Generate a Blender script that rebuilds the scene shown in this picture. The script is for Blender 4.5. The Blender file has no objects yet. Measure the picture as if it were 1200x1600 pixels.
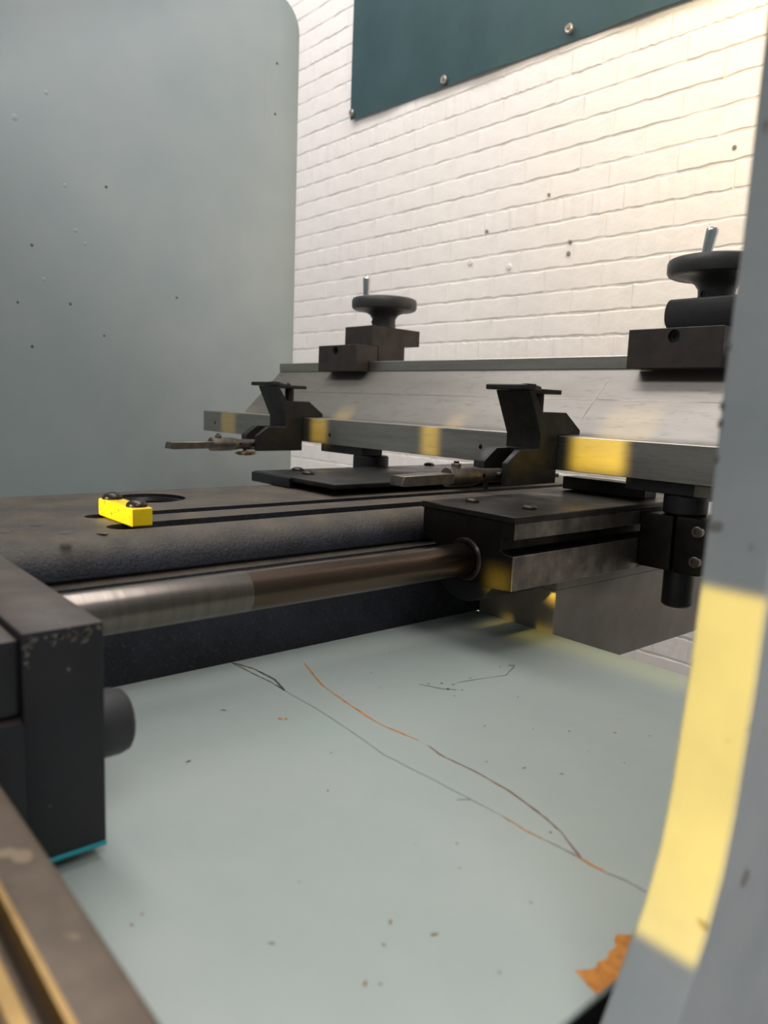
import bpy, bmesh, math, random
from mathutils import Vector, Matrix
random.seed(7)
S = bpy.context.scene
COL = S.collection
PI = math.pi

# ------------------------------------------------------------------ camera
F_PX = 1200.0
fw = Vector((-0.75259, 0.64293, -0.14198))
yaw, pitch, roll = 0.70678, -0.14246, 0.03804
fw = Vector((-math.cos(yaw)*math.cos(pitch), math.sin(yaw)*math.cos(pitch), math.sin(pitch)))
rt = fw.cross(Vector((0, 0, 1))).normalized()
up = rt.cross(fw)
rt2 = rt*math.cos(roll) + up*math.sin(roll)
up2 = -rt*math.sin(roll) + up*math.cos(roll)
cd = bpy.data.cameras.new('camera')
cam = bpy.data.objects.new('camera', cd)
COL.objects.link(cam)
cam.matrix_world = Matrix(((rt2.x, up2.x, -fw.x, 0), (rt2.y, up2.y, -fw.y, 0), (rt2.z, up2.z, -fw.z, 0), (0, 0, 0, 1)))
cd.sensor_fit = 'VERTICAL'
cd.sensor_height = 36.0
cd.lens = 36.0*F_PX/1600.0
cd.clip_start = 0.02
cd.dof.use_dof = True
cd.dof.focus_distance = 1.05
cd.dof.aperture_fstop = 6.2
S.camera = cam

# ------------------------------------------------------------------ world, lights, exposure
w = bpy.data.worlds.new('World')
S.world = w
w.use_nodes = True
w.node_tree.nodes['Background'].inputs[0].default_value = (0.91, 0.95, 1.0, 1)
w.node_tree.nodes['Background'].inputs[1].default_value = 0.30


def area(name, loc, target, sx, sy, power, color=(1, 1, 1), spread=PI):
    d = bpy.data.lights.new(name, 'AREA')
    d.shape = 'RECTANGLE'
    d.size, d.size_y = sx, sy
    d.energy = power
    d.color = color
    d.spread = spread
    o = bpy.data.objects.new(name, d)
    COL.objects.link(o)
    o.location = loc
    z = (Vector(loc) - Vector(target)).normalized()
    x = Vector((0, 0, 1)).cross(z)
    x = Vector((1, 0, 0)) if x.length < 1e-4 else x.normalized()
    y = z.cross(x)
    o.rotation_euler = Matrix((x, y, z)).transposed().to_euler()
    return o


area('roof_light_front', (-1.0, -1.1, 2.3), (-1.0, -0.2, 0), 4.5, 0.9, 66, (1.0, 0.97, 0.93))
area('roof_light_rear', (-1.5, 1.05, 2.8), (-1.5, 1.45, 0), 4.5, 0.8, 84, (1.0, 0.965, 0.95))
area('fill_light_side', (1.7, -0.5, 2.4), (0.2, 0.2, -0.2), 1.2, 1.2, 34, (0.95, 0.96, 1.0))  # added fill lamp, brightens the outer frame face and lower throat
YEL = (1.0, 0.66, 0.07)
# narrow lamps added for each patch of light coming in from the front
for nm, x, z, sx, sz, p in (
        ('shaft_light_bar_right', -0.645, -0.040, 0.088, 0.098, 0.085),
        ('shaft_light_bar_middle', -0.995, -0.055, 0.042, 0.08, 0.034),
        ('shaft_light_bar_left', -1.335, -0.055, 0.055, 0.08, 0.040),
        ('shaft_light_bar_far', -1.725, -0.065, 0.070, 0.07, 0.022)):
    area(nm, (x, -0.05, z+0.035), (x, 0.95, z), sx, sz, p, YEL, math.radians(2.2))
area('shaft_light_throat', (-0.134, -0.02, -0.092), (-0.134, 0.33, -0.161), 0.074, 0.165, 0.082, YEL, math.radians(1.6))
area('shaft_light_carriage', (-0.588, 0.02, -0.092), (-0.592, 0.69, -0.209), 0.036, 0.030, 0.024, YEL, math.radians(3))
area('shaft_light_deck', (-0.535, 0.0, 0.0), (-0.535, 0.79, -0.295), 0.30, 0.014, 0.016, (1.0, 0.75, 0.12), math.radians(2.5))
area('shaft_light_yellow_bar', (-0.848, -0.05, -0.02), (-0.848, 0.325, -0.134), 0.11, 0.03, 0.02, (1.0, 0.9, 0.7), math.radians(4))
area('wall_wash_light', (-0.2, 1.35, 1.25), (-0.85, 2.0, 1.0), 0.3, 0.3, 6.5, (1.0, 0.70, 0.24), math.radians(110))
S.view_settings.view_transform = 'Standard'
S.view_settings.look = 'None'
S.view_settings.gamma = 1.0
S.view_settings.use_curve_mapping = False
S.view_settings.exposure = 0.0


# ------------------------------------------------------------------ materials
def lin(c):
    return tuple(((v/255.0)/12.92 if v/255.0 <= 0.04045 else ((v/255.0+0.055)/1.055)**2.4) for v in c) + (1.0,)


def mat(name, c1, c2=None, scale=20, stretch=(1, 1, 1), rough=0.5, rough2=None, metal=0.0, bump=0.0, bscale=200,
        dust=None, dust_amt=0.6, spots=None, spot_scale=60, spot_thr=0.72, coat=0.0, lo=0.35, hi=0.65, spec=0.5, fine=None):
    m = bpy.data.materials.new(name)
    m.use_nodes = True
    N, Lk = m.node_tree.nodes, m.node_tree.links
    b = N['Principled BSDF']
    b.inputs['Metallic'].default_value = metal
    b.inputs['Specular IOR Level'].default_value = spec
    if coat:
        b.inputs['Coat Weight'].default_value = coat
        b.inputs['Coat Roughness'].default_value = 0.25
    tc = N.new('ShaderNodeTexCoord')
    mp = N.new('ShaderNodeMapping')
    mp.inputs['Scale'].default_value = stretch
    Lk.new(tc.outputs['Object'], mp.inputs['Vector'])

    def noise(sc, det=5.0, ro=0.6, vec=mp):
        n = N.new('ShaderNodeTexNoise')
        n.inputs['Scale'].default_value = sc
        n.inputs['Detail'].default_value = det
        n.inputs['Roughness'].default_value = ro
        Lk.new(vec.outputs[0], n.inputs['Vector'])
        return n

    def rng(sock, a, bb, c=0.0, d=1.0):
        r = N.new('ShaderNodeMapRange')
        r.inputs['From Min'].default_value = a
        r.inputs['From Max'].default_value = bb
        r.inputs['To Min'].default_value = c
        r.inputs['To Max'].default_value = d
        Lk.new(sock, r.inputs['Value'])
        return r.outputs['Result']

    def mix(fac, a, bb):
        x = N.new('ShaderNodeMix')
        x.data_type = 'RGBA'
        Lk.new(fac, x.inputs['Factor'])
        for s, v in ((x.inputs['A'], a), (x.inputs['B'], bb)):
            if isinstance(v, tuple):
                s.default_value = v
            else:
                Lk.new(v, s)
        return x.outputs['Result']
    n1 = noise(scale)
    f1 = rng(n1.outputs['Fac'], lo, hi)
    col = mix(f1, lin(c1), lin(c2 or c1))
    if fine:
        n4 = noise(scale*9, 3, 0.7)
        col = mix(rng(n4.outputs['Fac'], 0.55, 0.72), col, lin(fine))
    if dust:
        g = N.new('ShaderNodeNewGeometry')
        sx = N.new('ShaderNodeSeparateXYZ')
        Lk.new(g.outputs['Normal'], sx.inputs[0])
        u = rng(sx.outputs['Z'], 0.45, 0.95, 0.0, dust_amt)
        n2 = noise(14, 6, 0.7)
        mul = N.new('ShaderNodeMath')
        mul.operation = 'MULTIPLY'
        Lk.new(u, mul.inputs[0])
        Lk.new(rng(n2.outputs['Fac'], 0.3, 0.62, 0.25, 1.0), mul.inputs[1])
        col = mix(mul.outputs[0], col, lin(dust))
    if spots:
        n3 = noise(spot_scale, 2, 0.5)
        col = mix(rng(n3.outputs['Fac'], spot_thr, spot_thr+0.03), col, lin(spots))
    Lk.new(col, b.inputs['Base Color'])
    Lk.new(rng(n1.outputs['Fac'], 0.3, 0.7, rough, rough2 if rough2 is not None else rough), b.inputs['Roughness'])
    if bump:
        nb = noise(bscale, 4, 0.6)
        bp = N.new('ShaderNodeBump')
        bp.inputs['Strength'].default_value = bump
        bp.inputs['Distance'].default_value = 0.002
        Lk.new(nb.outputs['Fac'], bp.inputs['Height'])
        Lk.new(bp.outputs[0], b.inputs['Normal'])
    return m


M = {}
M['deck'] = mat('pale_green_paint', (172, 180, 173), (163, 173, 167), scale=6, rough=0.38, rough2=0.5, bump=0.05, bscale=60)
M['panel'] = mat('grey_green_paint', (155, 162, 162), (146, 156, 157), scale=4, rough=0.42, rough2=0.5, bump=0.04, bscale=40)
M['frame'] = mat('blue_grey_paint', (158, 163, 162), (143, 149, 150), scale=12, rough=0.45, bump=0.2, bscale=60, spots=(116, 112, 104), spot_scale=38, spot_thr=0.69)
M['yellow'] = mat('yellow_enamel', (250, 218, 20), (238, 200, 12), scale=60, rough=0.35, spots=(70, 60, 25), spot_scale=150, spot_thr=0.68)
M['cast'] = mat('black_cast_iron', (30, 33, 46), (16, 17, 24), scale=30, rough=0.5, rough2=0.62, bump=0.7, bscale=300,
                dust=(98, 86, 68), dust_amt=0.9, fine=(62, 60, 60))
M['block'] = mat('dark_brown_black_steel', (22, 22, 28), (32, 29, 30), scale=22, rough=0.42, rough2=0.6, bump=0.15, bscale=250,
                 dust=(98, 84, 74), dust_amt=0.9, spots=(110, 100, 92), spot_scale=120, spot_thr=0.74)
M['brown'] = mat('brown_oxide_steel', (58, 47, 41), (42, 35, 32), scale=30, rough=0.5, rough2=0.62, bump=0.12, bscale=300)
M['black'] = mat('black_oxide_steel', (24, 24, 25), (16, 16, 18), scale=40, rough=0.4, rough2=0.55, bump=0.1, bscale=400,
                 spots=(80, 90, 95), spot_scale=260, spot_thr=0.76)
M['finger'] = mat('black_worn_finger_steel', (48, 45, 41), (30, 29, 28), scale=40, rough=0.4, rough2=0.58, metal=0.3, bump=0.08, bscale=350)
M['steel'] = mat('brushed_steel', (182, 178, 170), (160, 156, 149), scale=18, stretch=(0.25, 1, 4), rough=0.34, rough2=0.46, metal=1.0,
                 bump=0.05, bscale=240, fine=(146, 141, 133))
M['slope'] = mat('ground_steel_plate', (158, 153, 147), (146, 141, 135), scale=10, stretch=(0.3, 1.2, 1.6), rough=0.5, rough2=0.58, metal=1.0,
                 bump=0.04, bscale=180, fine=(138, 133, 126))
M['dull'] = mat('dull_machined_steel', (150, 140, 130), (98, 92, 86), scale=24, rough=0.3, rough2=0.5, metal=0.9, bump=0.1, bscale=260)
M['carr'] = mat('oily_carriage_steel', (44, 39, 35), (20, 18, 16), scale=32, rough=0.3, rough2=0.55, metal=0.6, bump=0.12, bscale=240)
M['plate'] = mat('oily_cover_plate_steel', (66, 63, 60), (40, 38, 36), scale=12, rough=0.26, rough2=0.5, metal=0.7, bump=0.06, bscale=180)
M['rod'] = mat('oily_polished_rod', (108, 92, 80), (90, 75, 65), scale=26, stretch=(1, .12, 1), rough=0.2, rough2=0.32, metal=1.0, bump=0.02, bscale=300)
M['rod_worn'] = mat('worn_bright_rod', (126, 118, 110), (112, 105, 99), scale=50, stretch=(0.05, 2.2, 0.05), rough=0.28, rough2=0.36, metal=1.0, bump=0.015, bscale=300)
M['chrome'] = mat('bright_chrome', (205, 208, 210), (190, 193, 196), scale=30, rough=0.1, rough2=0.18, metal=1.0)
M['wheel'] = mat('black_handwheel_plastic', (56, 55, 54), (46, 46, 46), scale=60, rough=0.36, rough2=0.5)
M['dome'] = mat('dark_dome_bolt', (70, 64, 58), (48, 44, 41), scale=60, rough=0.3, rough2=0.42, metal=0.8)
M['socket'] = mat('socket_black', (20, 19, 19), (12, 12, 12), scale=60, rough=0.5)
M['seal'] = mat('oily_brown_seal', (52, 34, 28), (34, 22, 18), scale=80, rough=0.3)
M['housing'] = mat('grey_painted_steel', (150, 142, 133), (134, 126, 118), scale=14, rough=0.5, rough2=0.6, bump=0.08, bscale=90)
M['bed'] = mat('brown_bed_steel', (116, 101, 86), (96, 83, 70), scale=24, rough=0.4, rough2=0.55, metal=0.35, bump=0.1, bscale=160,
               spots=(140, 122, 100), spot_scale=40, spot_thr=0.66)
M['bronze'] = mat('bronze_strip', (178, 146, 92), (150, 120, 72), scale=30, rough=0.34, metal=0.7)
M['teal'] = mat('teal_paint_line', (20, 150, 160), rough=0.4)
M['rubber'] = mat('black_rubber_bumper', (48, 46, 48), (36, 35, 36), scale=40, rough=0.5, rough2=0.62)
M['brick'] = mat('white_painted_brick', (234, 228, 224), (226, 220, 215), scale=9, rough=0.6, bump=0.9, bscale=28)
M['mortar'] = mat('white_painted_mortar', (226, 221, 215), (212, 207, 200), scale=12, rough=0.7, bump=0.6, bscale=60)
M['hole'] = mat('old_wall_plug_grey', (150, 144, 136), (116, 110, 104), scale=80, rough=0.7)
M['banner'] = mat('dark_teal_vinyl', (84, 114, 118), (74, 103, 108), scale=5, rough=0.4, rough2=0.5, bump=0.25, bscale=18)
M['eyelet'] = mat('dull_metal_washer', (190, 184, 176), (150, 145, 138), scale=90, rough=0.4, metal=0.6)
M['floor'] = mat('pale_grey_floor', (200, 198, 194), (180, 178, 174), scale=6, rough=0.6, bump=0.2, bscale=30)
M['rust'] = mat('orange_rust', (216, 142, 46), (176, 106, 30), scale=120, rough=0.6)
M['rust_dark'] = mat('dark_rust_scratch', (142, 92, 62), (112, 78, 60), scale=120, rough=0.6)
M['scratch'] = mat('grey_scratch', (140, 150, 145), (120, 131, 126), scale=120, rough=0.5)
M['chip'] = mat('dark_paint_chip', (58, 58, 56), (84, 80, 72), scale=160, rough=0.6)
M['chip_brown'] = mat('brown_paint_chip', (150, 124, 92), (122, 98, 70), scale=160, rough=0.6)
M['clump'] = mat('rusty_grease', (132, 98, 66), (78, 56, 40), scale=120, rough=0.6, bump=0.8, bscale=200)


# ------------------------------------------------------------------ mesh helpers (world coordinates)
def merge(dst, src):
    me = bpy.data.meshes.new('tmp')
    src.to_mesh(me)
    dst.from_mesh(me)
    bpy.data.meshes.remove(me)
    src.free()


def bev(bm, wd, seg=1, ang=0.5):
    if wd <= 0:
        return
    es = [e for e in bm.edges if len(e.link_faces) == 2 and e.calc_face_angle(0) > ang]
    bmesh.ops.bevel(bm, geom=es, offset=wd, segments=seg, affect='EDGES', profile=0.5, clamp_overlap=True)


def prism(pts, axis, a0, a1, bevel=0.0, seg=1, dst=None, ang=0.5):
    bm = bmesh.new()

    def v(p, t):
        return {'x': (t, p[0], p[1]), 'y': (p[0], t, p[1]), 'z': (p[0], p[1], t)}[axis]
    A = [bm.verts.new(v(p, a0)) for p in pts]
    B = [bm.verts.new(v(p, a1)) for p in pts]
    bm.faces.new(A)
    bm.faces.new(list(reversed(B)))
    n = len(pts)
    for i in range(n):
        bm.faces.new((A[i], B[i], B[(i+1) % n], A[(i+1) % n]))
    bmesh.ops.recalc_face_normals(bm, faces=bm.faces)
    bev(bm, bevel, seg, ang)
    if dst is not None:
        merge(dst, bm)
        return dst
    return bm


def box(x0, x1, y0, y1, z0, z1, bevel=0.0, seg=1, dst=None):
    return prism([(x0, y0), (x1, y0), (x1, y1), (x0, y1)], 'z', z0, z1, bevel, seg, dst)


def lathe(prof, c, axis='z', seg=32, dst=None):
    """prof: (radius, height) from bottom to top; closed with caps on the axis"""
    bm = bmesh.new()
    rings = []

    def pos(r, h, a):
        p, q = r*math.cos(a), r*math.sin(a)
        d = {'z': (p, q, h), 'y': (p, h, q), 'x': (h, p, q)}[axis]
        return (c[0]+d[0], c[1]+d[1], c[2]+d[2])
    for r, h in prof:
        if r < 1e-6:
            rings.append([bm.verts.new(pos(0, h, 0))])
        else:
            rings.append([bm.verts.new(pos(r, h, 2*PI*k/seg)) for k in range(seg)])
    for a, b in zip(rings, rings[1:]):
        for k in range(seg):
            k2 = (k+1) % seg
            if len(a) == 1 and len(b) == 1:
                break
            if len(a) == 1:
                bm.faces.new((a[0], b[k], b[k2]))
            elif len(b) == 1:
                bm.faces.new((a[k], a[k2], b[0]))
            else:
                bm.faces.new((a[k], a[k2], b[k2], b[k]))
    bmesh.ops.recalc_face_normals(bm, faces=bm.faces)
    if dst is not None:
        merge(dst, bm)
        return dst
    return bm


def cyl(c, axis, r, h0, h1, ch=0.001, seg=32, dst=None):
    return lathe([(0, h0), (r-ch, h0), (r, h0+ch), (r, h1-ch), (r-ch, h1), (0, h1)], c, axis, seg, dst)


def dome(c, r, h, seg=20, dst=None, flange=0.0015):
    prof = [(0, 0), (r, 0), (r, flange)]
    for k in range(1, 6):
        a = k/6*PI/2
        prof.append((r*math.cos(a), flange+(h-flange)*math.sin(a)))
    prof.append((0, h))
    return lathe(prof, c, 'z', seg, dst)


def cut(bm, cutters):
    """boolean difference, evaluated to a plain mesh"""
    def ob(b):
        me = bpy.data.meshes.new('tmp')
        b.to_mesh(me)
        b.free()
        o = bpy.data.objects.new('tmp', me)
        COL.objects.link(o)
        return o
    base = ob(bm)
    cs = [ob(c) for c in cutters]
    for c in cs:
        md = base.modifiers.new('cut', 'BOOLEAN')
        md.operation = 'DIFFERENCE'
        md.solver = 'EXACT'
        md.object = c
    dg = bpy.context.evaluated_depsgraph_get()
    dg.update()
    me = bpy.data.meshes.new_from_object(base.evaluated_get(dg))
    out = bmesh.new()
    out.from_mesh(me)
    for o in cs + [base]:
        mm = o.data
        bpy.data.objects.remove(o)
        bpy.data.meshes.remove(mm)
    bpy.data.meshes.remove(me)
    return out


WLOC = {}


def link(name, bm, m, parent=None, smooth=True, ang=35):
    vs = [v.co for v in bm.verts]
    if parent is None:
        lo = Vector((min(v.x for v in vs), min(v.y for v in vs), min(v.z for v in vs)))
        hi = Vector((max(v.x for v in vs), max(v.y for v in vs), max(v.z for v in vs)))
        org = Vector(((lo.x+hi.x)/2, (lo.y+hi.y)/2, lo.z))
    else:
        org = WLOC[parent.name]
    bmesh.ops.translate(bm, verts=bm.verts, vec=-org)
    me = bpy.data.meshes.new(name)
    bm.to_mesh(me)
    bm.free()
    me.materials.append(M[m])
    if smooth:
        for p in me.polygons:
            p.use_smooth = True
        me.set_sharp_from_angle(angle=math.radians(ang))
    o = bpy.data.objects.new(name, me)
    COL.objects.link(o)
    if parent is None:
        o.location = org
    else:
        o.parent = parent
    WLOC[o.name] = org
    return o


def tag(o, label, cat, group=None, kind=None):
    if label:
        o['label'] = label
    if cat:
        o['category'] = cat
    if group:
        o['group'] = group
    if kind:
        o['kind'] = kind
    return o


def thing(name, loc, label, cat, group=None):
    o = bpy.data.objects.new(name, None)
    o.empty_display_size = 0.02
    COL.objects.link(o)
    o.location = loc
    WLOC[o.name] = Vector(loc)
    return tag(o, label, cat, group)


def copy_tree(o, shift=None, parent=None):
    c = o.copy()
    COL.objects.link(c)
    if parent:
        c.parent = parent
    else:
        c.location = Vector(o.location) + Vector(shift)
    for ch in list(o.children):
        copy_tree(ch, None, c)
    return c


# ------------------------------------------------------------------ structure: floor, rear brick wall
FZ = -1.15
YW = 2.0
fl = link('floor', box(-4.6, 1.4, -2.4, YW+0.1, FZ-0.05, FZ), 'floor')
tag(fl, 'pale grey workshop floor', 'floor', kind='structure')
wall = link('wall_rear', box(-4.6, 1.0, YW+0.0016, YW+0.12, FZ, 2.35), 'mortar')
tag(wall, 'white painted brick wall behind the machine', 'wall', kind='structure')
CH, BL = 0.0703, 0.2145


def brick_mesh(L, seed):
    rnd = random.Random(seed)
    bm = bmesh.new()
    h = CH - 0.0040
    L -= 0.0008
    nx = 7
    rim, top = [], []
    outer = [(-L/2 + L*k/nx, -h/2) for k in range(nx+1)] + [(L/2 - L*k/nx, h/2) for k in range(nx+1)]
    inner = [((x*(L-0.003)/L), z*(h-0.0062)/h) for x, z in outer]
    wob = [[rnd.uniform(-.0022, .0016) for _ in range(nx+1)] for _ in (0, 1)]
    for q, ((x, z), (a, b)) in enumerate(zip(outer, inner)):
        end = q in (0, nx, nx+1, 2*nx+1)
        wv = wob[0][q] if q <= nx else wob[1][q-nx-1]
        rim.append(bm.verts.new((x, 0.0012 if end and rnd.random() < .75 else 0.0026, z+(-wv if z > 0 else wv))))
        top.append(bm.verts.new((a+rnd.uniform(-.0016, .0016), rnd.uniform(-.0010, .0006), b+(-wv if z > 0 else wv)+rnd.uniform(-.0016, .0010)*(1 if z > 0 else -1))))
    n = len(rim)
    for i in range(n):
        j = (i+1) % n
        bm.faces.new((rim[i], rim[j], top[j], top[i]))
    for k in range(nx):
        bm.faces.new((top[k], top[k+1], top[2*nx+1-k-1], top[2*nx+1-k]))
    bmesh.ops.recalc_face_normals(bm, faces=bm.faces)
    f = max(bm.faces, key=lambda q: q.calc_area())
    if f.normal.y > 0:
        bmesh.ops.reverse_faces(bm, faces=bm.faces)
    return bm


def to_mesh(bm, m, name):
    me = bpy.data.meshes.new(name)
    bm.to_mesh(me)
    bm.free()
    me.materials.append(M[m])
    return me


stretch_m = [to_mesh(brick_mesh(BL, 100+k), 'brick', 'brick') for k in range(14)]
head_m = [to_mesh(brick_mesh(BL/2, 300+k), 'brick', 'brick') for k in range(8)]
spots = []
z = 0.783 - 28*CH
row = 0
while z < 2.3:
    header = (row % 6 == 2)
    step = BL/2 if header else BL
    x = -4.5 + (0.25*BL if header else (0.5*BL if row % 2 else 0.0))
    while x < 0.95:
        spots.append((x + step/2, z - CH/2, header))
        x += step
    row += 1
    z += CH
wl = WLOC['wall_rear']


def in_view(x, z):
    d = Vector((x, YW, z))
    t = d.dot(fw)
    px, py = 600 + F_PX*d.dot(rt2)/t, 800 - F_PX*d.dot(up2)/t
    return 455 < px < 1170 and -20 < py < 600


near = [s for s in spots if in_view(s[0], s[1])]
near.sort(key=lambda s: -s[0])
near_set = set(near[:298])
rest = bmesh.new()
for s in spots:
    x, zz, header = s
    me = random.choice(head_m if header else stretch_m)
    dy = random.uniform(-0.0006, 0.0006)
    if s in near_set:
        o = bpy.data.objects.new('brick', me)
        COL.objects.link(o)
        o.parent = wall
        o.location = Vector((x, YW+dy, zz)) - wl
        o.rotation_euler = (random.uniform(-.012, .012), random.uniform(-.004, .004), random.uniform(-.003, .003))
    else:
        k0 = len(rest.verts)
        rest.from_mesh(me)
        rest.verts.ensure_lookup_table()
        bmesh.ops.translate(rest, verts=rest.verts[k0:], vec=(x, YW+dy, zz))
o = link('outer_bricks', rest, 'brick', wall, smooth=False)
o['kind'] = 'stuff'
# old plug holes and a filled patch in the wall
for x, zz, r in ((-1.86, 0.585, .006), (-1.605, 0.66, .005), (-1.512, 0.506, .006), (-1.515, 0.472, .007), (-1.752, 0.457, .0095),
                 (-1.02, 0.675, .0055), (-1.93, 0.49, .0095)):
    link('wall_plug', lathe([(0, .006), (r, .006), (r, -.0015), (r*.55, -.0028), (0, -.0015)], (x, YW-0.002, zz), 'y', 14), 'hole' if r < .009 else 'mortar', wall)

# ------------------------------------------------------------------ banner on the wall
bn = thing('banner', (-1.4, YW-0.02, 1.1), 'dark teal vinyl banner with eyelets fixed high on the white brick wall', 'banner')
bm = bmesh.new()
nx, nz = 36, 14
gv = []
for i in range(nx+1):
    u = i/nx
    x = -2.626 + u*2.5
    zb = 1.115 - 0.0265*(u*2.5)
    colv = []
    for k in range(nz+1):
        v = k/nz
        zz = zb + (2.15-zb)*v
        y = YW - 0.012 - 0.004*math.sin(x*9+v*3) - 0.003*math.sin(x*23+1)*(1-v)
        colv.append(bm.verts.new((x - 0.004*v, y, zz)))
    gv.append(colv)
for i in range(nx):
    for k in range(nz):
        bm.faces.new((gv[i][k], gv[i+1][k], gv[i+1][k+1], gv[i][k+1]))
r = bmesh.ops.solidify(bm, geom=bm.faces[:], thickness=0.0025)
bmesh.ops.recalc_face_normals(bm, faces=bm.faces)
link('vinyl_sheet', bm, 'banner', bn)
for x, zz in ((-2.612, 1.14), (-2.085, 1.121), (-1.555, 1.119), (-1.03, 1.118), (-0.5, 1.117)):
    e = link('eyelet', lathe([(.0, .004), (.006, .004), (.006, .0005), (.0115, -.0005), (.0135, .002), (.0135, .008), (0, .008)][::-1],
                             (x, YW-0.026, zz), 'y', 18), 'eyelet', bn)
    link('screw_head', lathe([(0, 0), (.0055, 0), (.005, -.003), (0, -.0035)], (x, YW-0.0255, zz), 'y', 12), 'chip_brown', e)

# ------------------------------------------------------------------ side frames (C-shaped plates)
throat = [(.70, .30), (.60, .338), (.50, .346), (.30, .349), (.17, .349), (.13, .348), (.074, .347), (.05, .345), (.02, .3435), (-.027, .342), (-.075, .340),
          (-.095, .3385), (-.12, .337), (-.145, .334), (-.177, .3305), (-.204, .325), (-.23, .315), (-.25, .303), (-.276, .287),
          (-.31, .262), (-.34, .228), (-.362, .185), (-.375, .135), (-.382, .06), (-.384, -.02)]


def frame_outline():
    p = [(y, z) for z, y in throat]
    p += [(-0.25, -.384), (-0.25, FZ), (1.322, FZ)]
    for k in range(9):
        a = k/8*PI/2
        p.append((1.322-.093+.093*math.cos(a), 1.125-.093+.093*math.sin(a)))
    p += [(-.25, 1.125), (-.25, .76), (.0, .76), (.10, .757), (.18, .75), (.25, .73)]
    return p


fr = thing('side_frame', (-.155, .8, FZ), 'blue-grey painted throat edge of the near machine frame, lit by a yellow band of light', 'machine frame')
link('frame_plate', prism(frame_outline(), 'x', -.170, -.139, .0016, 1, ang=0.9), 'frame', fr)
# little dents along the inner edge
for zz in (-.004, .004, -.02, .03, -.047, -.118):
    yv = .3415
    link('edge_nick', lathe([(0, 0), (.0022, .0004), (.0016, .0012), (0, .0016)], (-.1695, yv+.001, zz), 'x', 8), 'chip', fr)

fp = thing('side_frame', (-2.015, .8, FZ), 'tall grey-green painted far side panel with rounded top corner', 'machine frame')
link('frame_plate', prism(frame_outline(), 'x', -2.03, -2.0, .004, 2, ang=0.9), 'panel', fp)
for y, zz, r in ((.616, .688, .006), (.545, .616, .009), (.479, .745, .0), (.636, .283, 0), (.678, .388, .0055), (.575, .337, .004), (.655, .488, .0065),
                 (.943, .257, .0035), (1.243, .80, .004), (.662, .21, .004), (.54, .201, .0035), (.70, .36, .005), (.755, .505, .004), (1.247, .936, .004),
                 (.60, .262, .005), (.745, .14, .003), (.57, .10, .004)):
    if r > 0:
        link('paint_chip', lathe([(0, .0006), (r*.7, .0006), (r, -.0002), (r, -.002), (0, -.002)], (-2.0, y, zz), 'x', 9), 'chip' if r < .0045 else 'panel', fp)

rm = thing('press_ram', (-1.08, -.14, .07), 'unseen grey-green press ram spanning between the side frames above the bed', 'press ram')  # ram out of view, added to shade the throat and machine front
link('ram_plate', prism([(-.22, .16), (-.20, .13), (-.16, .13), (-.155, .07), (-.125, .07), (-.12, .12), (.00, .12), (.02, .14), (.02, 1.05), (-.22, 1.05)], 'x', -1.995, -.175, .002), 'panel', rm)

# ------------------------------------------------------------------ deck
ZD = -.295
deck = thing('machine_deck', (-1.1, .45, ZD-.04), 'pale green painted deck plate with rust scratches under the polished rod', 'deck plate')
link('deck_plate', box(-1.999, -.1915, .08, .812, ZD-.005, ZD, .0012), 'deck', deck)
link('deck_stiffener', box(-1.999, -.25, .10, .15, ZD-.12, ZD-.005, .002), 'deck', deck)
link('gap_shade_sheet', box(-.2000, -.1935, .085, .800, ZD-.26, ZD-.005, 0), 'black', deck)  # black sheet added for the shade in the gap beside the frame


def strip(pts, wd, zz, jitter=0.0):
    bm = bmesh.new()
    fine = []
    for a, b in zip(pts, pts[1:]):
        for k in range(6):
            t = k/6
            fine.append((a[0]+(b[0]-a[0])*t, a[1]+(b[1]-a[1])*t))
    fine.append(pts[-1])
    rows = []
    n = len(fine)
    for i, (x, y) in enumerate(fine):
        a, b = fine[max(0, i-1)], fine[min(n-1, i+1)]
        d = Vector((b[0]-a[0], b[1]-a[1])).normalized()
        wv = wd*random.uniform(.45, 1.25)
        if i in (0, n-1):
            wv *= .3
        j = random.uniform(-jitter, jitter)
        nxx, nyy = -d.y, d.x
        rows.append((bm.verts.new((x+nxx*(j-wv/2), y+nyy*(j-wv/2), zz)), bm.verts.new((x+nxx*(j+wv/2), y+nyy*(j+wv/2), zz))))
    for a, b in zip(rows, rows[1:]):
        bm.faces.new((a[0], b[0], b[1], a[1]))
    bmesh.ops.recalc_face_normals(bm, faces=bm.faces)
    for f in bm.faces:
        if f.normal.z < 0:
            f.normal_flip()
    return bm


def flat(pts, zz):
    bm = bmesh.new()
    f = bm.faces.new([bm.verts.new((x, y, zz)) for x, y in pts])
    f.normal_update()
    if f.normal.z < 0:
        f.normal_flip()
    return bm


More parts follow.
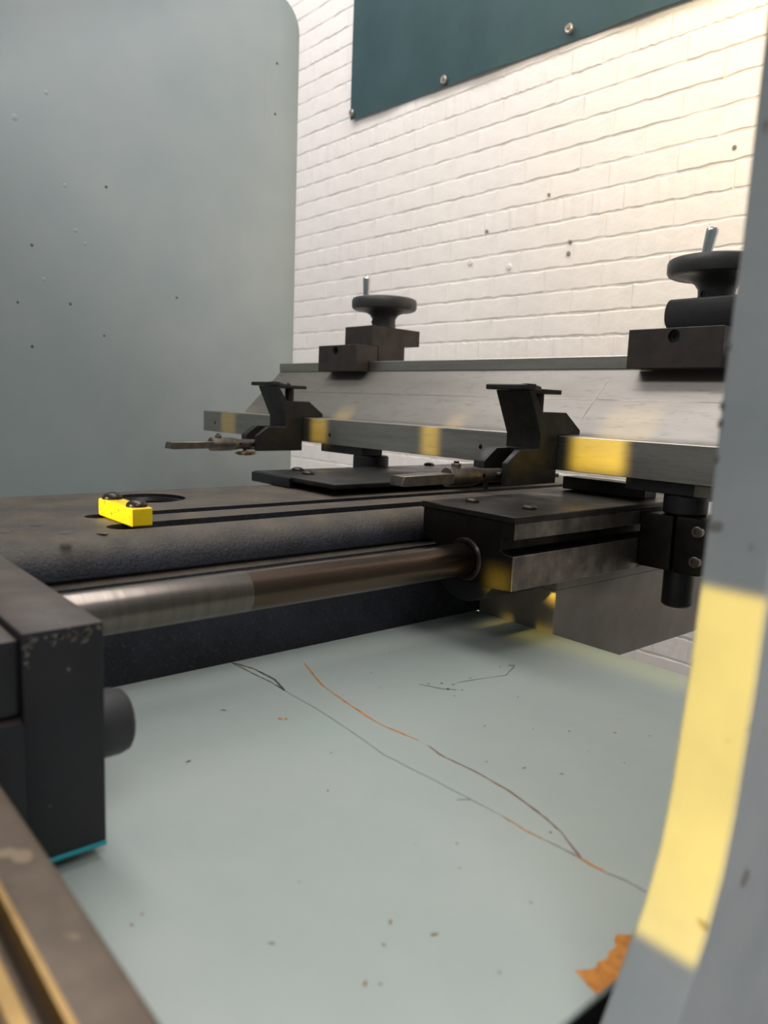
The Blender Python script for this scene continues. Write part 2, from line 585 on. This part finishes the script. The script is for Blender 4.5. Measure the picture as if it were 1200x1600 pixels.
ZS = ZD + .00025
A1 = [(-.69, .478), (-.623, .455), (-.571, .447), (-.514, .441), (-.464, .447)]
A2 = [(-.452, .447), (-.432, .443), (-.396, .445), (-.361, .444), (-.324, .437), (-.298, .429), (-.268, .413)]
B1 = [(-.629, .414), (-.569, .414), (-.503, .409), (-.461, .404), (-.403, .408), (-.336, .411)]
B2 = [(-.336, .411), (-.314, .41), (-.298, .411)]
B3 = [(-.298, .411), (-.270, .413)]
B4 = [(-.275, .413), (-.249, .413)]
B5 = [(-.249, .413), (-.238, .416), (-.215, .416)]
for p, wd, m, j in ((A1, .0021, 'rust', .0005), (A2, .0016, 'rust_dark', .0004), (B1, .0009, 'scratch', .0003), (B2, .0014, 'rust', .0005),
                    (B3, .0009, 'rust_dark', .0004), (B4, .0022, 'rust', .0006), (B5, .0013, 'scratch', .0003),
                    ([(-.735, .411), (-.702, .4215), (-.662, .4225), (-.629, .414)], .0022, 'chip', .0003),
                    ([(-.735, .411), (-.690, .413), (-.655, .4155), (-.629, .414)], .0014, 'chip', .0003),
                    ([(-.546, .575), (-.53, .64), (-.545, .672)], .0009, 'chip', .0004),
                    ([(-.372, .40), (-.366, .41)], .001, 'chip', .0003),
                    ([(-.565, .54), (-.54, .552), (-.53, .562)], .0012, 'chip', .0006)):
    link('paint_scratch', strip(p, wd, ZS, j), m, deck, smooth=False)
link('rust_patch', flat([(-.212, .367), (-.208, .371), (-.204, .378), (-.1920, .372), (-.1920, .319), (-.199, .3205), (-.2035, .3225), (-.2095, .324),
                         (-.2055, .330), (-.2035, .335), (-.2055, .3385), (-.204, .346), (-.2065, .351), (-.206, .357), (-.2095, .361)], ZS), 'rust', deck,
     smooth=False)['label'] = 'orange rusty patch where the paint has flaked'


def blob(x, y, r, seed, zz):
    rn = random.Random(seed)
    a0 = rn.uniform(0, 6)
    el = rn.uniform(1.2, 2.4)
    pts = []
    for k in range(9):
        a = 2*PI*k/9
        q = r*rn.uniform(.6, 1.15)
        u, v = q*math.cos(a)*el, q*math.sin(a)
        pts.append((x+u*math.cos(a0)-v*math.sin(a0), y+u*math.sin(a0)+v*math.cos(a0)))
    return flat(pts, zz)


YZX = Matrix(((0, 0, 1), (1, 0, 0), (0, 1, 0)))
for a, b, wd in (((1.218, .985), (1.215, .76), .0035), ((1.206, .93), (1.209, .80), .002)):
    sb = strip([a, (a[0]*.5+b[0]*.5-.002, a[1]*.5+b[1]*.5), b], wd, -1.9996, .0008)
    bmesh.ops.rotate(sb, verts=sb.verts, cent=(0, 0, 0), matrix=YZX)
    link('paint_scratch', sb, 'deck', fp, smooth=False)
k = 0
for pts, m, r in (([(-.545, .267, 1.5), (-.621, .34, 1.5), (-.537, .556, 1.6), (-.553, .562, 1.4), (-.527, .567, 1.2), (-.543, .57, 1.1), (-.546, .599, 1),
                    (-.451, .518, 1.3), (-.375, .483, 1), (-.301, .422, 1), (-.56, .55, 1.1), (-.52, .548, .9), (-.48, .60, .8), (-.42, .55, .8),
                    (-.35, .50, .9), (-.33, .56, .8), (-.62, .52, .9), (-.58, .50, .7), (-.66, .58, .8), (-.49, .37, .7), (-.44, .33, .8)], 'chip', .0017),
                  ([(-.547, .67, 2.6), (-.552, .655, 1.4), (-.298, .271, 1.3), (-.275, .284, 1.5), (-.27, .23, 1.2), (-.265, .236, .9), (-.324, .208, 1.1),
                    (-.389, .162, 1), (-.384, .154, 1), (-.331, .359, 1), (-.347, .335, .7), (-.233, .291, .8), (-.286, .256, .9), (-.347, .628, .9),
                    (-.37, .607, 1), (-.397, .574, 1), (-.401, .466, 1), (-.361, .553, .8), (-.31, .34, .8), (-.26, .35, .8), (-.36, .25, .7)], 'chip_brown', .0017),
                  ([(-.574, .373, 2.2), (-.570, .377, 1.2)], 'rust', .002)):
    for x, y, s in pts:
        link('paint_chip', blob(x, y, r*s*.55, k, ZS), m, deck, smooth=False)
        k += 1

# ------------------------------------------------------------------ slotted cast support arm
ZT = -.145
prof = [(-1.112, ZD), (-1.112, ZT-.012)]
for i in range(5):
    a = PI - i/4*PI/2
    prof.append((-1.100+.012*math.cos(a), ZT-.012+.012*math.sin(a)))
for i in range(8):
    a = PI/2 - i/7*PI/2*.92
    prof.append((-.788+.046*math.cos(a), ZT-.036+.036*math.sin(a)))
prof += [(-.742, ZT-.036), (-.746, ZT-.040), (-.734, ZT-.043), (-.733, ZT-.048), (-.746, ZT-.052), (-.748, ZT-.075), (-.742, ZT-.10), (-.735, ZD+.012), (-.735, ZD)]
armb = prism(prof, 'y', .168, 1.38, 0)
sl = []
for x0, x1 in ((-.905, -.876), (-.828, -.790)):
    pts = [(x1, 1.5), (x0, 1.5)]
    r = (x1-x0)/2
    for i in range(9):
        a = PI + i/8*PI
        pts.append(((x0+x1)/2+r*math.cos(a), .3205+r*math.sin(a)))
    sl.append(prism(pts, 'z', ZT-.014, ZT+.05))
sl.append(cyl((-1.02, .44, ZT), 'z', .049, -.016, .05, 0, 40))
arm = thing('slotted_casting', (-.92, .5, ZD), 'black cast support arm with two long slots and dusty top beside the rod', 'machine arm')
link('arm_casting', cut(armb, sl), 'cast', arm, ang=28)
link('hole_ring', lathe([(.0485, -.0155), (.0485, -.004), (.040, -.004), (.036, -.009), (.036, -.0155)], (-1.02, .44, ZT), 'z', 40), 'carr', arm)
for x, y, r in ((-.80, .255, .010), (-.86, .245, .008), (-.78, .285, .007), (-.93, .215, .012), (-.76, .245, .008), (-.83, .205, .007)):
    link('worn_patch', blob(x, y, r*.7, int(r*9999), ZT+.0003), 'dull', arm, smooth=False)

# ------------------------------------------------------------------ yellow bar clamped over the slots
yb = thing('yellow_clamp_bar', (-.848, .337, ZT), 'chipped yellow bar with two dome bolts across the arm slots', 'clamp bar')
link('bar', box(-.899, -.800, .325, .349, ZT+.0002, ZT+.0205, .0012), 'yellow', yb)
for x in (-.886, -.815):
    b = link('dome_bolt', dome((x, .337, ZT+.0205), .0115, .0075, 20), 'dome', yb)
    link('socket', cyl((x, .337, ZT+.0205), 'z', .003, .0068, .0078, .0002, 6), 'socket', b)

# ------------------------------------------------------------------ polished guide rod
RX, RZ, RR = -.648, -.190, .0205
rodt = thing('guide_rod', (RX, .45, RZ-RR), 'polished steel guide rod running from black block into the carriage', 'rod')
link('rod_shaft', cyl((RX, 0, RZ), 'y', RR, .14, .72, .001, 48), 'rod', rodt)
link('worn_section', lathe([(RR, .155), (RR+.0002, .156), (RR+.0002, .375), (RR, .376)], (RX, 0, RZ), 'y', 48), 'rod_worn', rodt)['label'] = 'scuffed bright grey length of the rod'

# ------------------------------------------------------------------ rod end block
eb = thing('rod_end_block', (-.57, .14, ZD), 'tall dark end block holding the rod at the front with bumper', 'block')
ebb = box(-.80, -.455, .119, .167, -.286, -.139, .0022, 2)
link('block_body', ebb, 'block', eb)
link('upper_step', box(-.80, -.4585, .070, .120, -.190, -.143, .004, 2), 'block', eb)
link('lower_step', box(-.80, -.4555, .0965, .126, -.284, -.192, .004, 2), 'block', eb)
for kk in range(26):
    yy = random.uniform(.121, .165)
    zz = -.141 - abs(random.gauss(0, .004)) - .001
    if kk > 19:
        yy, zz = random.uniform(.1205, .1225), random.uniform(-.165, -.145)
    fb = blob(yy, zz, random.uniform(.0006, .0016), kk+900, -.45485)
    bmesh.ops.rotate(fb, verts=fb.verts, cent=(0, 0, 0), matrix=Matrix(((0, 0, 1), (1, 0, 0), (0, 1, 0))))
    bmesh.ops.reverse_faces(fb, faces=[f for f in fb.faces if f.normal.x < 0])
    link('worn_fleck', fb, 'dull', eb, smooth=False)
link('paint_line', box(-.70, -.4543, .1195, .1665, -.2858, -.2828, .0004), 'teal', eb)['label'] = 'turquoise paint line along the bottom edge'
link('foot', box(-.80, -.472, .122, .158, ZD, -.286, .001), 'black', eb)
link('bumper', lathe([(0, .160), (.0215, .160), (.0222, .167), (.0222, .182), (.0205, .188), (.017, .1905), (0, .191)], (-.482, 0, -.2165), 'y', 32), 'rubber', eb)

# ------------------------------------------------------------------ front bed rail (lower left corner)
bd = thing('bed_rail', (-1.1, .0, FZ), 'brown steel machine bed rail with two bronze strips at the lower left corner', 'machine bed')
zb = -.20
p = [(.095, zb-.004), (.093, zb-.001), (.090, zb), (.0705, zb), (.0665, zb-.010), (.0610, zb-.010), (.0605, zb-.0015), (-.04, zb-.0015), (-.04, zb-.5), (.05, zb-.5), (.05, zb-.03), (.095, zb-.03)]
link('bed_beam', prism(p, 'x', -1.9, -.173, 0), 'bed', bd)
link('bronze_strip', prism([(.0715, zb-.0004), (.0720, zb+.0012), (.0695, zb+.0012), (.0680, zb-.0040), (.0690, zb-.0040)], 'x', -1.9, -.174, 0), 'bronze', bd)
link('bronze_strip', prism([(.0610, zb-.006), (.0612, zb-.0002), (.0605, zb+.0008), (.0550, zb+.0008), (.0545, zb-.001), (.0604, zb-.0012)], 'x', -1.9, -.174, 0), 'bronze', bd)
link('bed_foot', box(-1.85, -.3, -.03, .045, FZ, zb-.49), 'bed', bd)

# ------------------------------------------------------------------ housing behind the deck
hs = thing('rear_housing', (-.67, 1.1, -.357), 'dull grey steel housing under the right carriage behind the green deck', 'housing')
link('housing_box', box(-.733, -.600, .8135, 1.38, -.357, -.236, .0015), 'housing', hs)
link('top_lip', box(-.733, -.5975, .8130, 1.40, -.2360, -.2225, .0012), 'housing', hs)


# ------------------------------------------------------------------ carriages
def rivet(x, y, z, par, r=.0095, h=.006):
    link('dome_bolt', dome((x, y, z), r, h), 'dome', par)


PX = {1: -.524, -1: -1.205}


def clamp_parts(par, sgn, x0):
    """split clamp on the side of a carriage; sgn is the side it sticks out to"""
    a, b = (x0, x0+.049) if sgn > 0 else (x0-.049, x0)
    link('clamp_half', cut(box(a, b, .955, 1.018, -.212, -.137, .003, 2), [cyl((PX[sgn], .987, 0), 'z', .0208, -.3, 0, 0, 32)]), 'carr', par)
    c, d = (b+.0025, b+.042) if sgn > 0 else (a-.042, a-.0025)
    ch = link('clamp_half', cut(box(c, d, .956, 1.017, -.213, -.136, .004, 2), [cyl((PX[sgn], .987, 0), 'z', .0208, -.3, 0, 0, 32)]), 'carr', par)
    for zz in (-.153, -.193):
        xs = (c+d)/2 + (.0135 if sgn > 0 else -.0135)
        s = link('cap_screw', lathe([(0, .9585), (.0075, .9585), (.0075, .952), (.0066, .951), (.004, .951), (.004, .954), (0, .954)], (xs, 0, zz), 'y', 20), 'dull', ch)


cr = thing('linear_carriage', (-.65, .86, -.2225), 'right black linear carriage on the end of the polished rod with cover plate', 'carriage')
pts = [(-.728, -.1345), (-.728, -.166)]
for i in range(13):
    a = math.radians(165 + i*(295-165)/12)
    pts.append((RX+.052*math.cos(a), RZ+.030*math.sin(a)))
pts += [(-.610, -.2195), (-.573, -.2165), (-.573, -.1745), (-.584, -.1735), (-.592, -.1700), (-.592, -.1570), (-.588, -.1550), (-.573, -.1550), (-.573, -.1345)]
cb = cut(prism(pts, 'y', .690, 1.04, .0008, 1, ang=0.7), [cyl((RX, 0, RZ), 'y', .0245, .60, .735, 0, 40)])
link('carriage_body', cb, 'carr', cr)
link('rod_seal', lathe([(.0205, .72), (.0205, .688), (.0215, .6865), (.0255, .6865), (.0275, .689), (.0275, .72)], (RX, 0, RZ), 'y', 48), 'seal', cr)
# heavy round boss below the rod
bp = []
for i in range(17):
    a = math.radians(180 + i*180/16)
    bp.append((RX-.004+.054*math.cos(a), RZ-.006+.048*math.sin(a)))
bosb = cut(prism(bp + [(RX+.050, -.185), (RX-.058, -.185)], 'y', .692, .812, .0008, 1, ang=.7), [cyl((RX, 0, RZ), 'y', .0245, .60, .735, 0, 40)])
link('rod_boss', bosb, 'black', cr)
link('side_rail', box(-.592, -.5722, .6905, .956, -.1548, -.1350, .0006), 'dull', cr)
link('side_rail', box(-.592, -.5722, .6905, .956, -.2165, -.1745, .0006), 'dull', cr)
link('cover_plate', box(-.730, -.5705, .687, 1.36, -.1345, -.1265, .0012), 'plate', cr)
link('rear_ledge', box(-.748, -.602, 1.012, 1.045, -.1265, -.1065, .001), 'plate', cr)
for x, y in ((-.690, .742), (-.609, .760)):
    rivet(x, y, -.1265, cr)
clamp_parts(cr, 1, -.5715)

cl = thing('linear_carriage', (-1.05, .95, -.145), 'left black carriage on the arm with wide bolted cover plate', 'carriage')
link('carriage_body', box(-1.158, -1.045, .693, 1.22, -.1448, -.1345, .001), 'carr', cl)
link('cover_plate', box(-1.160, -.925, .690, 1.24, -.1345, -.1265, .0022, 2), 'plate', cl)
link('wiper_strip', box(-1.1615, -1.043, .686, .6925, -.1445, -.128, .001), 'black', cl)
for x, y in ((-1.137, .765), (-1.075, .745), (-1.150, 1.10), (-1.00, 1.13)):
    rivet(x, y, -.1265, cl, .011)
clamp_parts(cl, -1, -1.162)


# ------------------------------------------------------------------ height posts between clamp and beam
pr = thing('support_post', (-.524, .987, -.262), 'dark round post held by the split clamp of the right carriage', 'post', None)
link('post_shaft', cyl((-.524, .987, 0), 'z', .0205, -.264, -.130, .003, 32), 'black', pr)
link('collar', cyl((-.524, .987, 0), 'z', .029, -.1355, -.1085, .002, 32), 'black', pr)
link('foot_bracket', box(-.600, -.4985, .957, 1.010, -.1085, -.0925, .0008), 'black', pr)
link('bracket_end', box(-.4985, -.470, .956, 1.008, -.1085, -.0925, .0008), 'dull', pr)['label'] = 'pale machined bracket end'
pl = thing('support_post', (-1.185, .987, -.262), 'dark round post seen through the gap below the left half of the beam', 'post', None)
link('post_shaft', cyl((-1.205, .987, 0), 'z', .0205, -.264, -.130, .003, 32), 'black', pl)
link('collar', cyl((-1.203, .987, 0), 'z', .036, -.1355, -.1085, .002, 32), 'black', pl)
link('foot_bracket', box(-1.335, -1.195, .957, 1.010, -.1085, -.0925, .0008), 'black', pl)

# ------------------------------------------------------------------ back gauge beam
bg = thing('gauge_beam', (-1.0, 1.0, -.0925), 'long steel back gauge beam with sloping ground face across the machine', 'gauge beam')
YB = .95
bar = box(-1.856, -.25, YB, 1.0055, -.092, -.0405, .0008)
cut_h = [cyl((x, 0, zz), 'y', .0042, .90, .96, 0, 12) for x, zz in ((-1.793, -.070), (-1.296, -.073), (-.872, -.068), (-.42, -.068))]
link('face_bar', cut(bar, cut_h), 'steel', bg)
sp = [(1.006, -.0425), (1.011, -.0350), (1.1113, .0652), (1.1113, .0668), (1.138, .0668), (1.138, .046), (1.054, -.054), (1.054, -.0600), (1.006, -.0600)]
link('sloped_plate', prism(sp, 'x', -1.745, -.25, .0006), 'slope', bg)
link('top_rail', box(-1.745, -.25, 1.1108, 1.138, .0670, .0888, .0012), 'steel', bg)
link('rear_spine', box(-1.745, -.25, 1.0065, 1.040, -.0920, -.0602, .001), 'dull', bg)
def on_slope(y):
    return y - 1.0460


link('scribe_line', prism([(1.028, on_slope(1.028)), (1.094, on_slope(1.094)), (1.0939, on_slope(1.094)+.0004), (1.0279, on_slope(1.028)+.0004)], 'x', -.7345, -.7330, 0), 'dull', bg, smooth=False)
link('scribe_line', prism([(1.062, on_slope(1.062)), (1.0626, on_slope(1.0626)), (1.0624, on_slope(1.0626)+.0002), (1.0618, on_slope(1.062)+.0002)], 'x', -1.73, -.27, 0), 'dull', bg, smooth=False)


# ------------------------------------------------------------------ finger stops
def finger(label):
    x0, x1 = -.780, -.715
    t = thing('finger_stop', (-.7475, .93, -.112), label, 'finger stop', 'finger stops on the gauge bar')
    prof = [(.836, -.112), (.836, -.080), (.862, -.061), (.9065, -.061), (.9065, -.040), (.8765, .024), (.888, .0245), (.9085, -.006),
            (.966, -.006), (1.003, -.0320), (1.003, -.0395), (.9493, -.0395), (.9493, -.112)]
    b = prism(prof, 'x', x0, x1, .0009, 1, ang=.45)
    slot = box(-.758, -.724, .80, .892, -.14, -.04)
    b = cut(b, [slot])
    link('stop_body', b, 'finger', t)
    link('cap', box(x0-.010, x1, .864, .8880, .0245, .0325, .0015), 'finger', t)
    link('cap_rib', box(x1-.0125, x1+.0005, .870, .891, .0240, .0338, .0022, 2), 'finger', t)
    st = link('stud', cyl((-.7475, .935, 0), 'z', .0095, -.006, .0205, .0005, 20), 'black', t)
    th = bmesh.new()
    for k in range(11):
        zz = -.0045 + k*.0022
        lathe([(.0094, zz-.0008), (.0105, zz), (.0094, zz+.0008)], (-.7475, .935, 0), 'z', 20, th)
    link('thread', th, 'dull', st)
    wp = link('retaining_plate', box(-.7690, -.7265, .893, .966, .0205, .0275, .001), 'finger', t)
    link('dome_bolt', dome((-.7475, .923, .0275), .0125, .0065), 'dome', wp)
    # sleeve, neck and pin
    zc = -.0985
    sleeve = lathe([(0, .742), (.0125, .742), (.0140, .7435), (.0140, .790), (.0128, .796), (.0105, .808), (.0098, .818), (.0098, .850), (0, .850)],
                   (-.7405, 0, zc), 'y', 28)
    sleeve = cut(sleeve, [cyl((0, .806, zc), 'x', .0042, -.76, -.70, 0, 14)])
    s = link('sleeve', sleeve, 'dull', t)
    ss = link('set_screw', cyl((-.7405, .760, zc), 'z', .0068, .012, .0185, .0006, 16), 'dull', s)
    link('screw_stem', cyl((-.7405, .760, zc), 'z', .0038, .0185, .0215, .0004, 8), 'dome', ss)
    link('pivot_pin', cyl((0, .838, zc), 'x', .0055, -.7575,-.7245, .0003, 16), 'dome', t)
    link('locking_peg', cyl((-.7405, .822, 0), 'z', .0035, -.1185, -.108, .0003, 10), 'black', t)
    tip = prism([(.650, -.1045+.001), (.653, -.0935), (.744, -.0925), (.744, -.1065), (.656, -.1075), (.650, -.1065)], 'x', -.7525, -.7275, .0007)
    link('contact_tip', tip, 'dull', t)['label'] = 'flat steel contact tip'
    return t


f1 = finger('right black finger stop with square steel tip hooked over the gauge bar')
f2 = copy_tree(f1, (-.680, 0, 0))
f2['label'] = 'left black finger stop near the far panel, hooked over the gauge bar'
# dried clump hanging under the left finger stop
bm = bmesh.new()
bmesh.ops.create_icosphere(bm, subdivisions=3, radius=1.0)
rn = random.Random(3)
for v in bm.verts:
    q = .75 + .45*abs(math.sin(v.co.x*5+1)*math.cos(v.co.y*4)*math.sin(v.co.z*6+2)) + rn.uniform(-.06, .06)
    v.co = Vector((v.co.x*.020*q, v.co.y*.022*q, v.co.z*.0055*q)) + Vector((-1.415, .822, -.1172))
o = link('grease_clump', bm, 'clump', None, ang=80)
tag(o, 'small rusty clump of dirt under the left finger stop', 'dirt')


# ------------------------------------------------------------------ handwheel adjusters on the top rail
def wheel_parts(t, cx, cy, pin_dx, pin_dy, tilt=0):
    zw = .1715
    prof = [(0, 0), (0.0284, 0), (0.0273, 0.0125), (0.0279, 0.0209), (0.0334, 0.0292), (0.0459, 0.0360), (0.0625, 0.0401), (0.0662, 0.0391), (0.0688, 0.0391), (0.0735, 0.0412), (0.0761, 0.0459),
            (0.0763, 0.0584), (0.0742, 0.0641), (0.0693, 0.0667), (0.0636, 0.0652), (0.0584, 0.0584), (0.0292, 0.0542), (0.0146, 0.0563), (0.0125, 0.0625), (0, 0.0625)]
    wv = link('handwheel', lathe(prof, (cx, cy, zw), 'z', 64), 'wheel', t)
    link('hub_screw', lathe([(0, -.0245), (.0045, -.0245), (.0045, -.0272), (.003, -.0274), (.003, -.0255), (0, -.0255)], (cx-.008, cy, zw+.012), 'y', 14), 'socket', wv)
    prf = [(0, .056), (.0072, .056), (.0074, .070), (.0086, .095), (.0095, .112), (.0092, .1165), (.0075, .119), (.004, .1195), (.003, .118), (0, .118)]
    pb = lathe(prf, (0, 0, 0), 'z', 24)
    bmesh.ops.rotate(pb, verts=pb.verts, cent=(0, 0, .056), matrix=Matrix.Rotation(tilt, 3, 'Y'))
    bmesh.ops.translate(pb, verts=pb.verts, vec=(cx+pin_dx, cy+pin_dy, zw))
    link('crank_pin', pb, 'chrome', wv)['label'] = 'chrome crank pin'


def hook_base(x0, x1, xs):
    pr_ = [(1.0738, 0.0657), (1.1092, 0.0657), (1.1092, 0.0897), (1.1363, 0.0897), (1.1363, 0.1246), (1.0738, 0.1246)]
    b = prism(pr_, 'x', x0, x1, .0008)
    return cut(b, [cyl((xs, 0, 0.1121), 'y', .0098, 1.0425, 1.0863, 0, 24)])


wl_ = thing('handwheel_adjuster', (-1.4454, 1.1259, 0.0657), 'left handwheel adjuster with stepped brown blocks on the gauge beam rail', 'handwheel', 'handwheel adjusters on the gauge beam rail')
b = link('clamp_block', hook_base(-1.5179, -1.3730, -1.4512), 'brown', wl_)
link('socket_screw', lathe([(0, 1.0863), (0.0096, 1.0863), (0.0096, 1.0800), (0.0052, 1.0800), (0.0052, 1.0832), (0, 1.0832)], (-1.4512, 0, 0.1121), 'y', 20), 'socket', b)
sp2 = [(1.1176, 0.1248), (1.1379, 0.1248), (1.1379, 0.0897), (1.2176, 0.0897), (1.2176, 0.1293), (1.2635, 0.1314), (1.2635, 0.1678), (1.1176, 0.1699)]
link('slide_block', prism(sp2, 'x', -1.4741, -1.3733, .001), 'brown', wl_)
wheel_parts(wl_, -1.4188, 1.1884, -.046, -.018)

wr = thing('handwheel_adjuster', (-0.6130, 1.1259, 0.0657), 'right handwheel adjuster with rounded black block beside the near frame', 'handwheel', 'handwheel adjusters on the gauge beam rail')
b = link('clamp_block', hook_base(-0.6891, -0.5374, -0.6130), 'brown', wr)
link('socket_screw', lathe([(0, 1.0863), (0.0096, 1.0863), (0.0096, 1.0800), (0.0052, 1.0800), (0.0052, 1.0832), (0, 1.0832)], (-0.6130, 0, 0.1121), 'y', 20), 'socket', b)
ob_ = []
for i in range(9):
    a = PI/2 + i/8*PI
    ob_.append((-0.6500+0.0089*math.cos(a), 0.1501+0.0224*math.sin(a)))
slb = prism(ob_ + [(-0.5212, 0.1277), (-0.5212, 0.1725)], 'y', 1.1176, 1.2176, .0035, 2, ang=.9)
link('slide_block', slb, 'black', wr)
link('slide_foot', box(-0.6411, -0.5421, 1.1379, 1.2176, 0.0897, 0.1280, .001), 'black', wr)
wheel_parts(wr, -0.6130, 1.1884, -.030, .006, .18)
